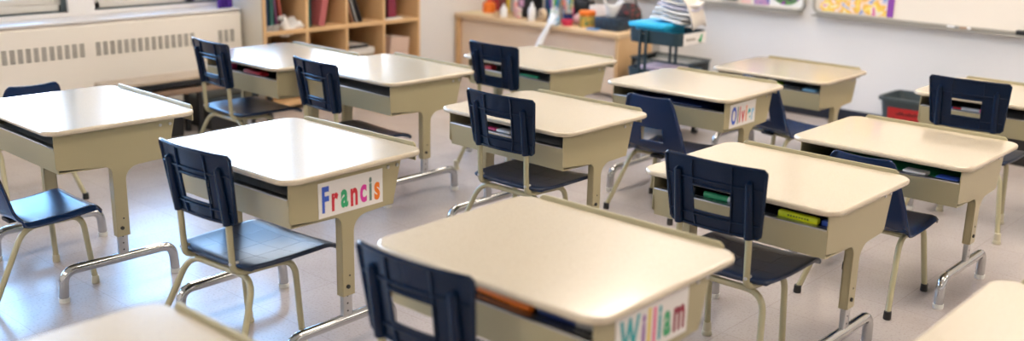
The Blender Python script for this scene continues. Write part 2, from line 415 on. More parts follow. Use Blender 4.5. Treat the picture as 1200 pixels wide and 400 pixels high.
def bottle(label, x, y, m, capm, h=0.09, r=0.022, name='glue_bottle', cat='bottle', group='bottles on the counter', z=None):
    t = thing(name, label, cat, (x, y, CZ if z is None else z), 0, group)
    MB().lathe([(r*0.9, 0), (r, 0.004), (r, h*0.62), (r*0.8, h*0.72), (r*0.38, h*0.80)], n=16).build('bottle_body', m, t)
    MB().lathe([(r*0.42, h*0.80), (r*0.40, h*0.90), (r*0.15, h)], n=12).build('cap', capm, t)
    return t
def cup(name, label, cat, x, y, r, h, m, z=None, group=None, taper=0.88):
    t = thing(name, label, cat, (x, y, CZ if z is None else z), 0, group)
    MB().lathe([(r*taper, 0), (r, h), (r*0.9, h), (r*taper*0.85, 0.006)], n=20).build('cup_wall', m, t)
    return t
bottle('white glue bottle, first from the window end of the counter', -5.15, 5.65, WHITE, WHITE, 0.10, 0.027)
bottle('tall white glue bottle near the middle of the counter', -4.885, 5.66, WHITE, WHITE, 0.135, 0.028)
bottle('tall dark red bottle near the window end of the counter', -5.26, 5.76, cm('oxblood', (0.16, 0.03, 0.03)), M['black'], 0.22, 0.028, 'paint_bottle')
bottle('orange squat glue bottle with red cap on paper', -5.42, 5.78, ORANGE, RED, 0.11, 0.05, 'paint_bottle')
bottle('pink paint bottle beside the black box on the counter', -5.14, 5.78, cm('salmon', (0.75, 0.35, 0.35)), WHITE, 0.14, 0.024, 'paint_bottle')
bottle('lime green capped bottle behind the pink bottle', -5.19, 5.90, cm('palecream', (0.75, 0.75, 0.55)), LIME, 0.19, 0.024, 'paint_bottle')
tag(MB().box(-5.56, -5.33, 5.62, 5.90, CZ, CZ+0.004).build('paper_sheet', cm('pale_yellow', (0.80, 0.70, 0.45)), smooth=False), 'pale yellow paper under the orange bottle on the counter', 'paper')
t = thing('equipment_box', 'black boxy caddy with lilac sticker in the middle of the counter', 'box', (-5.05, 5.83, CZ))
MB().box(-0.075, 0.075, -0.06, 0.06, 0, 0.17, 0.006).build('box_body', M['black'], t)
MB().box(-0.055, -0.01, -0.064, -0.06, 0.08, 0.13, 0.001).build('sticker', cm('lilac', (0.6, 0.35, 0.55)), t)
t = thing('tape_roll', 'beige masking tape roll standing beside the tall glue bottle', 'tape', (-4.835, 5.72, CZ+0.045), 0)
f = MB(); n = 24
rg = [[f.bm.verts.new((w_, r_*math.cos(2*PI*k/n), r_*math.sin(2*PI*k/n))) for k in range(n)] for w_, r_ in ((-0.015, 0.045), (0.015, 0.045), (0.015, 0.025), (-0.015, 0.025))]
for a in range(4):
    for k in range(n): f.bm.faces.new((rg[a][k], rg[a][(k+1) % n], rg[(a+1) % 4][(k+1) % n], rg[(a+1) % 4][k]))
f.build('tape_body', cm('tape_tan', (0.66, 0.52, 0.38)), t)
t.rotation_euler = (0, 0, 1.2)
def pencils(x, y, r, h, m, label, cols, name='pencil_cup', lift=0.10):
    t = cup(name, label, 'cup', x, y, r, h, m, group='pencil cups on the counter')
    for i, c in enumerate(cols):
        a = 2*PI*i/len(cols); q = MB()
        q.tube([(0.3*r*math.cos(a), 0.3*r*math.sin(a), 0.008), (r*0.95*math.cos(a), r*0.95*math.sin(a), h+lift*(0.8+0.3*random.random()))], 0.0045, 6)
        p = q.build('pencil', c, None); p.location = t.location
        tag(p, '%s pencil standing in the %s' % (c.name.replace('_', ' '), label.split(',')[0]), 'pencil', 'pencils in cups')
    return t
pencils(-4.76, 5.76, 0.035, 0.085, GREEN, 'green pencil cup, left of the striped one', [BLUE, TEAL, YELLOW, PURPLE, WHITE])
pencils(-4.67, 5.80, 0.038, 0.09, cm('striped_blue', (0.45, 0.60, 0.75)), 'pale blue pencil cup, behind the toy hand', [GREEN, YELLOW, SKYB, MAGENTA, ORANGE, WHITE])
pencils(-4.60, 5.72, 0.036, 0.075, NAVY, 'navy cup of wooden tools, right of the toy hand', [WOODC, CREAM, WOODC, BROWN, WOODC], lift=0.07)
cup('plastic_cup', 'hot pink plastic cup behind the toy hand', 'cup', -4.72, 5.90, 0.032, 0.095, PINK, group='plastic cups on the counter')
cup('plastic_cup', 'pale blue plastic cup in front of the navy tool cup', 'cup', -4.635, 5.63, 0.030, 0.058, SKYB, group='plastic cups on the counter')
cup('bowl', 'crimson plastic bowl beside the pale blue cup', 'bowl', -4.555, 5.66, 0.048, 0.042, cm('crimson', (0.60, 0.03, 0.10)), taper=0.75)
t = MB(); t.lathe([(0.004, -0.036), (0.022, -0.029), (0.034, -0.012), (0.036, 0), (0.034, 0.012), (0.022, 0.029), (0.004, 0.036)], n=20)
tb = tag(t.build('ball', cm('pale_pink', (0.80, 0.50, 0.58))), 'pale pink ball behind the crimson bowl', 'ball'); tb.location = (-4.56, 5.78, CZ+0.036)
t = thing('bead_jar', 'jar of mixed beads with orange lid, left of the tissue box', 'jar', (-4.425, 5.72, CZ))
MB().lathe([(0.052, 0), (0.057, 0.006), (0.057, 0.075), (0.050, 0.08)], n=24).build('jar_body', mat('bead_mix', (0.75, 0.45, 0.08), 0.3, noise=(55, (0.08, 0.22, 0.10), 0.42, 0.56)), t)
MB().lathe([(0.058, 0.08), (0.060, 0.084), (0.060, 0.108), (0.055, 0.113)], n=24).build('lid', ORANGE, t)
tag(put(MB().box(-0.07, 0.07, -0.04, 0.04, 0, 0.135, 0.004).build('carton', cm('carton_white', (0.80, 0.72, 0.68))), (-4.45, 5.90, CZ)), 'white carton standing behind the orange-lidded jar', 'box')
tag(put(MB().box(-0.05, 0.05, -0.035, 0.035, 0, 0.20, 0.004).build('carton', cm('carton_black', (0.015, 0.02, 0.03))), (-4.66, 5.94, CZ)), 'tall black carton behind the navy tool cup', 'box')
tag(put(MB().box(-0.04, 0.04, -0.03, 0.03, 0, 0.22, 0.004).build('carton', cm('carton_tan', (0.50, 0.33, 0.15))), (-4.79, 5.95, CZ)), 'tall tan carton behind the green pencil cup', 'box')
tag(put(MB().box(-0.05, 0.05, -0.03, 0.03, 0, 0.19, 0.004).build('carton', cm('carton_blue', (0.03, 0.10, 0.28))), (-4.93, 5.94, CZ)), 'dark blue carton behind the masking tape', 'box')
def carton(label, x, y, w, d_, h, m, rz=0.0, cat='box', name='carton'):
    return tag(put(MB().box(-w/2, w/2, -d_/2, d_/2, 0, h, 0.003).build(name, m), (x, y, CZ), rz), label, cat)
carton('red box standing behind the orange bottle', -5.47, 5.93, 0.10, 0.05, 0.17, cm('box_red', (0.45, 0.04, 0.06)), 0.2)
carton('small yellow box between the orange and dark red bottles', -5.34, 5.88, 0.05, 0.05, 0.13, YELLOW)
carton('pink patterned box in front of the black caddy', -5.075, 5.725, 0.045, 0.035, 0.075, noisecol0('pinkpat', (0.75, 0.35, 0.45), (0.80, 0.75, 0.70), 60))
carton('striped blue and orange box left of the pale blue pencil cup', -4.735, 5.885, 0.075, 0.05, 0.20, noisecol0('stripepat', (0.15, 0.35, 0.60), (0.85, 0.50, 0.30), 40))
carton('tall green tube box behind the green pencil cup', -4.83, 5.86, 0.035, 0.035, 0.17, GREEN)
carton('white patterned tin in front of the carton near the jar', -4.53, 5.80, 0.075, 0.05, 0.075, noisecol0('tinpat', (0.80, 0.78, 0.74), (0.60, 0.68, 0.30), 50))
carton('black basket behind the navy tool cup and pink ball', -4.58, 5.90, 0.10, 0.08, 0.155, M['black'], name='basket', cat='basket')
carton('thin blue notebook edge under the tissue box front', -4.30, 5.63, 0.09, 0.05, 0.010, cm('edge_blue', (0.08, 0.25, 0.55)), name='notebook', cat='notebook')
# tissue box
tm = mat('navy_check_card', (0.006, 0.014, 0.03), 0.45, noise=(70, (0.015, 0.04, 0.07), 0.45, 0.55))
t = thing('tissue_box', 'dark navy tissue box with a white tissue pulled up', 'tissue box', (-4.195, 5.73, CZ))
MB().box(-0.125, 0.075, -0.065, 0.065, 0, 0.085, 0.004).build('box_body', tm, t)
s = MB()
def tissue(u, v):
    a = 2*PI*u; r = 0.030+0.036*v + 0.016*v*math.sin(3*a+1)
    return (-0.035+r*1.1*math.cos(a)+0.01*v, r*0.6*math.sin(a), 0.086+0.10*v+0.022*v*math.sin(2*a+0.6))
s.sheet(tissue, 28, 6); s.build('tissue', M['paper'], t, mods=[solid(0.0015)])
t = thing('fabric_pouch', 'black and red speckled fabric pouch behind the tissue box', 'pouch', (-4.20, 5.90, CZ))
s = MB(); s.lathe([(0.05, 0), (0.085, 0.015), (0.095, 0.07), (0.085, 0.13), (0.05, 0.17), (0.02, 0.175)], n=24)
bmesh.ops.scale(s.bm, vec=(1.1, 0.6, 1), verts=s.bm.verts)
s.build('pouch_body', mat('speckled_fabric', (0.03, 0.03, 0.03), 0.8, noise=(45, (0.32, 0.05, 0.05), 0.36, 0.46)), t)
MB().tube(fillet([(-0.06, 0, 0.14), (-0.05, 0, 0.215), (0.05, 0, 0.215), (0.06, 0, 0.14)], 0.03), 0.005, 8).build('handle', M['black'], t)

# toy hand on a long forearm, leaning on the counter edge
th = thing('toy_hand', 'white plastic toy hand on a long arm leaning against the counter', 'toy hand', (-4.735, 5.345, 0.004))
base = Vector((0, 0, 0)); top = Vector((0.115, 0.19, 0.44))
ax = top.normalized()
s = MB(); s.tube([base, top*0.4, top*0.8, top*0.95, top], 0.02, 14, r_list=[0.024, 0.025, 0.022, 0.017, 0.017]); s.build('forearm', WHITE, th)
side = Vector((1, -0.35, -0.35)); side = (side-ax*side.dot(ax)).normalized(); nrm = ax.cross(side)
s = MB()
def pr(c, rx, ry):
    return [s.bm.verts.new(c+side*rx*math.cos(2*PI*k/14)+nrm*ry*math.sin(2*PI*k/14)) for k in range(14)]
rings = [pr(top+ax*a, rx*0.95, ry) for a, rx, ry in ((-0.01, 0.016, 0.014), (0.012, 0.022, 0.013), (0.04, 0.033, 0.012), (0.065, 0.035, 0.011), (0.078, 0.030, 0.008))]
for a, b_ in zip(rings, rings[1:]):
    for k in range(14): s.bm.faces.new((a[k], a[(k+1) % 14], b_[(k+1) % 14], b_[k]))
s.bm.faces.new(rings[0][::-1]); s.bm.faces.new(rings[-1])
for off, sp, ln in ((-0.028, -0.42, 0.064), (-0.010, -0.14, 0.080), (0.010, 0.12, 0.076), (0.028, 0.38, 0.060)):
    p0 = top+ax*0.066+side*off; d = (ax+side*sp).normalized()
    s.tube([p0, p0+d*ln*0.5+nrm*0.002, p0+d*ln-nrm*0.004], 0.007, 8, r_list=[0.0080, 0.0065, 0.0048])
p0 = top+ax*0.018+side*0.02; s.tube([p0, p0+side*0.028+ax*0.012, p0+side*0.042+ax*0.036], 0.008, 8, r_list=[0.010, 0.0085, 0.006])
s.build('hand', WHITE, th)

# ------------------------------------------------------------------ utility cart
ct = thing('utility_cart', 'dark teal rolling utility cart beside the low counter', 'cart', (-3.285, 5.0, 0))
def tray(z, h, hw=0.175, hd=0.15):
    s = MB(); P = rrect(-hw, hw, -hd, hd, 0.045, 5); Q = rrect(-hw+0.006, hw-0.006, -hd+0.006, hd-0.006, 0.04, 5); n = len(P)
    a = [s.bm.verts.new((x*0.97, y*0.97, z)) for x, y in P]; b_ = [s.bm.verts.new((x, y, z+h)) for x, y in P]
    c = [s.bm.verts.new((x, y, z+h)) for x, y in Q]; d = [s.bm.verts.new((x*0.97, y*0.97, z+0.004)) for x, y in Q]
    for k in range(n):
        j = (k+1) % n
        for u, v in ((a, b_), (b_, c), (c, d)): s.bm.faces.new((u[k], u[j], v[j], v[k]))
    s.bm.faces.new(a[::-1]); s.bm.faces.new(d)
    return s
for z, h in ((0.533, 0.074), (0.310, 0.074), (0.090, 0.074)): tray(z, h).build('tray', M['cart'], ct)
for yy in (-0.158, 0.158):
    for xx in (-0.075, -0.035):
        MB().tube([(xx, yy, 0.055), (xx, yy, 0.61)], 0.009, 8).build('post', M['cart'], ct)
    MB().lathe([(0.006, 0), (0.006, 0.004)], (0, 0, 0), 10).build('screw', M['steel'], ct).location = (-0.055, yy, 0.585)
for xx in (-0.15, 0.15):
    for yy in (-0.125, 0.125):
        s = MB(); s.tube([(xx-0.01, yy, 0.026), (xx+0.01, yy, 0.026)], 0.026, 18); wl = s.build('caster', M['black'], ct)
        s = MB(); s.box(xx-0.016, xx-0.012, yy-0.012, yy+0.012, 0.02, 0.06); s.box(xx+0.012, xx+0.016, yy-0.012, yy+0.012, 0.02, 0.06); s.box(xx-0.016, xx+0.016, yy-0.012, yy+0.012, 0.056, 0.085)
        s.tube([(xx-0.018, yy, 0.026), (xx+0.018, yy, 0.026)], 0.008, 10)
        s.build('caster_fork', M['steel'], wl, smooth=False)
lab = MB().box(0.1755, 0.178, -0.10, 0.13, 0.536, 0.602).build('shelf_label', M['card'], ct, smooth=False)
s = MB()
for q in range(9): s.box(0.178, 0.1786, -0.075+q*0.011, -0.068+q*0.011, 0.560, 0.572+0.006*(q % 3 == 0))
s.build('label_writing', cm('label_brown', (0.25, 0.2, 0.15)), lab, smooth=False)
s = MB(); s.tube([(0.1785, 0.05, 0.558), (0.1785, 0.065, 0.553), (0.1785, 0.085, 0.590)], 0.006, 8, r_list=[0.003, 0.011, 0.004]); s.build('leaf_mark', GREEN, lab)
tr = thing('storage_tray', 'bright turquoise plastic tray of supplies on top of the cart', 'tray', (-3.325, 4.985, 0.5375))
MB().box(-0.105, 0.09, -0.10, 0.12, 0.0, 0.105, 0.008).build('tray_body', CYAN, tr)
MB().box(-0.130, 0.115, -0.135, 0.135, 0.082, 0.108, 0.006).build('rim', CYAN, tr)
for i in range(5):
    s = MB(); s.sheet(lambda u, v: (-0.11+0.22*u, -0.09+0.18*v, 0.006*math.sin(5*u+i*0.7)+0.005*math.cos(6*v+i*0.5)), 10, 8)
    o = s.build('paper_stack', [M['paper'], cm('grey_paper', (0.50, 0.50, 0.52)), M['paper'], cm('lilac_paper', (0.62, 0.60, 0.72)), M['paper']][i], mods=[solid(0.015, -1)])
    tag(o, ['white curled paper pile resting on the turquoise tray', 'grey paper pile second from the bottom of the cart top heap', 'white paper pile in the middle of the cart top heap', 'lilac paper pile under the topmost white one on the cart', 'topmost white paper pile under the open book on the cart'][i], 'papers', 'papers on the cart')
    o.location = (-3.265+0.008*i, 5.04+0.006*i, 0.666+0.026*i); o.rotation_euler = (0.0, 0.05+0.025*i, 0.10*i)
s = MB(); s.sheet(lambda u, v: (-0.13+0.28*u, -0.10+0.20*v, -0.40*(max(0, u-0.50))**2*1.6+0.02*math.sin(3*v)), 16, 8)
o = tag(s.build('open_book', cm('page_cream', (0.72, 0.66, 0.60)), mods=[solid(0.012, -1)]), 'large open floppy book draped over the cart papers', 'book'); o.location = (-3.235, 5.06, 0.805); o.rotation_euler = (0.0, 0.18, 0.2)
o = tag(put(MB().box(-0.12, 0.12, -0.09, 0.09, 0, 0.075, 0.004).build('magazine_stack', cm('mauve', (0.50, 0.36, 0.42))), (-3.30, 5.0, 0.3145)), 'pinkish magazines lying in the middle cart tray', 'magazines')

# clear bins behind the cart
def clearbin(loc, label, hw, hd, h, fill, rz=0):
    t = thing('clear_bin', label, 'bin', loc, rz, 'clear bins behind the cart')
    s = MB(); s.box(-hw, hw, -hd, -hd+0.003, 0, h); s.box(-hw, hw, hd-0.003, hd, 0, h); s.box(-hw, -hw+0.003, -hd, hd, 0, h); s.box(hw-0.003, hw, -hd, hd, 0, h); s.box(-hw, hw, -hd, hd, 0, 0.003)
    s.build('bin_wall', M['clearplastic'], t, smooth=False)
    s = MB(); s.box(-hw-0.006, hw+0.006, -hd-0.006, -hd+0.002, h-0.012, h); s.box(-hw-0.006, hw+0.006, hd-0.002, hd+0.006, h-0.012, h); s.box(-hw-0.006, -hw+0.002, -hd, hd, h-0.012, h); s.box(hw-0.002, hw+0.006, -hd, hd, h-0.012, h)
    s.build('rim', M['slate'], t, smooth=False)
    for i, m in enumerate(fill):
        f = tag(put(MB().box(-hw+0.015, hw-0.02, -hd+0.012, hd-0.012, 0, 0.02).build('paper_stack', m, smooth=False), (loc[0], loc[1], loc[2]+0.004+i*0.022), rz), '%s papers, %s layer inside the %s' % (m.name.replace('_', ' '), ['lowest', 'second', 'third', 'fourth', 'fifth', 'topmost'][i], label.replace(' plastic', '').replace(' stacked', '')), 'papers', 'papers in clear bins')
    return t
clearbin((-3.72, 5.72, 0.0), 'lower clear plastic bin behind the cart', 0.205, 0.14, 0.14, [GREY, M['paper'], cm('dusty_red', (0.4, 0.12, 0.1)), M['paper'], GREY])
clearbin((-3.72, 5.72, 0.142), 'upper clear plastic bin stacked behind the cart', 0.21, 0.145, 0.17, [cm('mid_grey', (0.2, 0.22, 0.22)), M['paper'], GREY, cm('dusty_pink', (0.5, 0.25, 0.22)), M['paper'], GREY])

# ------------------------------------------------------------------ whiteboards
def board(n, x0, x1, label, corner=0.05):
    t = thing('whiteboard', label, 'whiteboard', (0, 0, 0))
    P = rrect(x0, x1, 0.652, 1.75, corner, 6); Q = rrect(x0+0.016, x1-0.016, 0.666, 1.734, corner*0.8, 6); N = len(P)
    s = MB(); Y0, Y1 = YB-0.022, YB-0.001
    a = [s.bm.verts.new((x, Y0, z)) for x, z in P]; b_ = [s.bm.verts.new((x, Y0, z)) for x, z in Q]
    c = [s.bm.verts.new((x, Y1, z)) for x, z in P]; d = [s.bm.verts.new((x, Y1, z)) for x, z in Q]
    for k in range(N):
        j = (k+1) % N
        for u, v in ((a, b_), (b_, d), (c, a), (d, c)): s.bm.faces.new((u[k], u[j], v[j], v[k]))
    s.build('board_frame', M['alu'], t)
    MB().prism(Q, YB-0.012, YB-0.002, 'y').build('board_surface', M['whiteboard'], t, smooth=False)
    MB().prism([(YB-0.065, 0.638), (YB-0.001, 0.632), (YB-0.001, 0.651), (YB-0.06, 0.644), (YB-0.065, 0.651)], x0+0.02, x1-0.02, 'x').build('marker_tray', M['alu'], t, smooth=False)
    return t
board(1, -5.4, -2.985, 'whiteboard nearest the windows, above the low counter')
board(2, -2.935, 2.0, 'wide whiteboard on the right with colourful poster at its left')
def noisecol(name, stops, scale, detail=1.0, dist=0.0):
    m = bpy.data.materials.new(name); m.use_nodes = True; nt = m.node_tree; b = nt.nodes['Principled BSDF']; b.inputs['Roughness'].default_value = 0.35
    tc = nt.nodes.new('ShaderNodeTexCoord'); n = nt.nodes.new('ShaderNodeTexNoise'); n.inputs['Scale'].default_value = scale; n.inputs['Detail'].default_value = detail; n.inputs['Distortion'].default_value = dist
    r = nt.nodes.new('ShaderNodeValToRGB'); e = r.color_ramp.elements
    e[0].position, e[0].color = stops[0][0], (*stops[0][1], 1); e[1].position, e[1].color = stops[-1][0], (*stops[-1][1], 1)
    for p, c in stops[1:-1]:
        q = e.new(p); q.color = (*c, 1)
    nt.links.new(tc.outputs['Object'], n.inputs['Vector']); nt.links.new(n.outputs['Fac'], r.inputs['Fac']); nt.links.new(r.outputs['Color'], b.inputs['Base Color'])
    return m
poster_m = noisecol('colourful_poster', [(0.28, (0.25, 0.08, 0.35)), (0.36, (0.15, 0.30, 0.65)), (0.42, (0.85, 0.70, 0.65)), (0.48, (0.80, 0.45, 0.08)), (0.56, (0.85, 0.65, 0.12)), (0.64, (0.80, 0.75, 0.70)), (0.72, (0.65, 0.10, 0.30))], 14, 2, 0.6)
po = thing('poster', 'colourful yellow and purple poster on the right whiteboard', 'poster', (-2.655, YB-0.014, 0.672))
MB().box(-0.235, 0.235, -0.002, 0, 0, 0.40).build('print', poster_m, po, smooth=False)
s = MB(); s.box(0.195, 0.235, -0.003, -0.002, 0, 0.40); s.build('dark_margin', PURPLE, po, smooth=False)
def pic(label, x0, x1, z0, z1, m, name='picture_card'):
    return tag(MB().box(x0, x1, YB-0.0145, YB-0.0125, z0, z1).build(name, m, smooth=False), label, 'picture', 'pictures on the left whiteboard')
pic('orange picture card at the left on the whiteboard by the cart', -3.99, -3.80, 0.672, 0.86, cm('peach', (0.85, 0.42, 0.20)))
pic('blue and purple picture card right of the black magnet', -3.345, -3.235, 0.672, 0.84, noisecol('bluepic', [(0.4, (0.10, 0.15, 0.45)), (0.6, (0.45, 0.25, 0.45))], 20))
pic('pale pink picture card between magnet and blue card', -3.44, -3.37, 0.672, 0.82, cm('pale_rose', (0.80, 0.55, 0.52)))
dk = thing('picture_card', 'dark oval picture with green and purple spots, rightmost on left whiteboard', 'picture', (-3.12, YB-0.013, 0.72), 0, 'pictures on the left whiteboard')
MB().prism([(0.105*math.cos(a*PI/12), 0.05+0.085*math.sin(a*PI/12)) for a in range(24)], -0.002, 0, 'y').build('print', noisecol('darkpic', [(0.40, (0.02, 0.02, 0.02)), (0.5, (0.08, 0.09, 0.10)), (0.56, (0.15, 0.45, 0.10)), (0.62, (0.05, 0.04, 0.05)), (0.7, (0.35, 0.10, 0.45))], 18), dk, smooth=False)
MB().box(-0.125, 0.125, 0.0, 0.001, -0.045, 0.16).build('card_backing', M['paper'], dk, smooth=False)
t = thing('board_eraser', 'dark green magnetic eraser stuck low on the left whiteboard', 'eraser', (-3.52, YB-0.014, 0.685))
MB().box(-0.055, 0.055, -0.028, -0.012, 0, 0.03, 0.003).build('eraser_grip', cm('bottle_green', (0.02, 0.07, 0.06)), t); MB().box(-0.055, 0.055, -0.012, 0, 0, 0.03).build('felt', GREY, t)
t = thing('board_eraser', 'black board eraser on the tray at the right edge', 'eraser', (-1.63, YB-0.042, 0.651))
MB().box(-0.085, 0.08, -0.02, 0.02, 0, 0.025, 0.003).build('felt', M['black'], t); MB().box(-0.03, 0.06, -0.018, 0.018, 0.025, 0.055, 0.006).build('eraser_grip', M['black'], t)
for i, (xx, c1) in enumerate(((-2.06, WHITE), (-1.99, cm('marker_tan', (0.45, 0.30, 0.2))))):
    t = thing('whiteboard_marker', ['white marker on the tray, left of the pair', 'brown-capped marker on the tray, right of the pair'][i], 'marker', (xx, YB-0.042, 0.651), 0, 'markers on the tray')
    MB().tube([(-0.03, 0, 0.007), (0.012, 0, 0.007)], 0.006, 10).build('barrel', c1, t); MB().tube([(0.012, 0, 0.007), (0.03, 0, 0.007)], 0.0068, 10).build('cap', [GREY, WHITE][i], t)

# ------------------------------------------------------------------ grey bin with red label + boxes by the back wall
t = thing('storage_bin', 'dark grey open bin with red label by the back wall', 'bin', (-2.085, 5.84, 0.0))
s = MB(); a_ = rrect(-0.175, 0.175, -0.11, 0.11, 0.03, 4); b2 = rrect(-0.205, 0.205, -0.14, 0.14, 0.035, 4); c2 = rrect(-0.198, 0.198, -0.133, 0.133, 0.03, 4); d2 = rrect(-0.168, 0.168, -0.103, 0.103, 0.025, 4)
ra = [s.bm.verts.new((x, y, 0.0)) for x, y in a_]; rb = [s.bm.verts.new((x, y, 0.268)) for x, y in b2]; rc_ = [s.bm.verts.new((x, y, 0.268)) for x, y in c2]; rd = [s.bm.verts.new((x, y, 0.006)) for x, y in d2]
for k in range(len(ra)):
    j = (k+1) % len(ra)
    for u, v in ((ra, rb), (rb, rc_), (rc_, rd)): s.bm.faces.new((u[k], u[j], v[j], v[k]))
s.bm.faces.new(ra[::-1]); s.bm.faces.new(rd)
s.build('bin_body', M['slate'], t)
s = MB(); R1 = rrect(-0.218, 0.218, -0.153, 0.153, 0.04, 4); R2 = rrect(-0.203, 0.203, -0.138, 0.138, 0.035, 4)
va = [s.bm.verts.new((x, y, 0.271)) for x, y in R1]; vb = [s.bm.verts.new((x, y, 0.271)) for x, y in R2]; vc = [s.bm.verts.new((x, y, 0.252)) for x, y in R1]
for k in range(len(va)):
    j = (k+1) % len(va)
    s.bm.faces.new((va[k], va[j], vb[j], vb[k])); s.bm.faces.new((vc[k], vc[j], va[j], va[k]))
s.build('rim', M['slate'], t)
lab = MB().box(-0.15, 0.09, -0.003, 0, -0.062, 0.052, rot=None).build('bin_label', cm('label_red', (0.50, 0.02, 0.02)), t, smooth=False)
lab.location = (0.0, -0.1345, 0.165); lab.rotation_euler = (math.radians(-7), 0, 0)
lab.location.y = -0.132; lab.rotation_euler = (math.radians(7), 0, 0)
s = MB()
random.seed(3)
for row, (zz, n_) in enumerate(((0.012, 9), (-0.026, 13))):
    xx = -0.10 if row == 0 else -0.13
    for q in range(n_):
        hh = random.choice((0.012, 0.016, 0.022)); s.box(xx, xx+0.009, -0.0042, -0.003, zz, zz+hh); s.box(xx, xx+0.012, -0.0042, -0.003, zz+hh*0.4, zz+hh*0.4+0.004); xx += 0.0145
s.build('label_writing', cm('label_dark', (0.13, 0.01, 0.01)), lab, smooth=False)

t = thing('picture_box', 'low white box with red and green drawings near the back wall', 'box', (-1.86, 5.62, 0))
MB().box(-0.17, 0.13, -0.10, 0.10, 0, 0.12, 0.004).build('box_body', noisecol('drawn_lid', [(0.34, (0.60, 0.08, 0.06)), (0.41, (0.75, 0.40, 0.34)), (0.45, (0.76, 0.73, 0.68)), (0.62, (0.76, 0.73, 0.68)), (0.68, (0.20, 0.42, 0.12))], 13, 2), t)
MB().box(-0.18, 0.14, -0.11, 0.11, 0.10, 0.135, 0.004).build('lid', noisecol('drawn_lid_top', [(0.34, (0.60, 0.08, 0.06)), (0.41, (0.75, 0.40, 0.34)), (0.45, (0.76, 0.73, 0.68)), (0.62, (0.76, 0.73, 0.68)), (0.68, (0.20, 0.42, 0.12))], 13, 2), t)

t = thing('low_crate', 'low black crate on the floor by the back wall under the right desk', 'crate', (-1.40, 5.88, 0))
s = MB(); s.prism([(-0.13, 0.0), (0.13, 0.0), (0.15, 0.15), (-0.15, 0.15)], -0.24, 0.24, 'x'); s.build('crate_body', M['black'], t, smooth=False)
MB().box(-0.25, 0.25, -0.16, 0.16, 0.15, 0.165, 0.004).build('lid', M['black'], t)
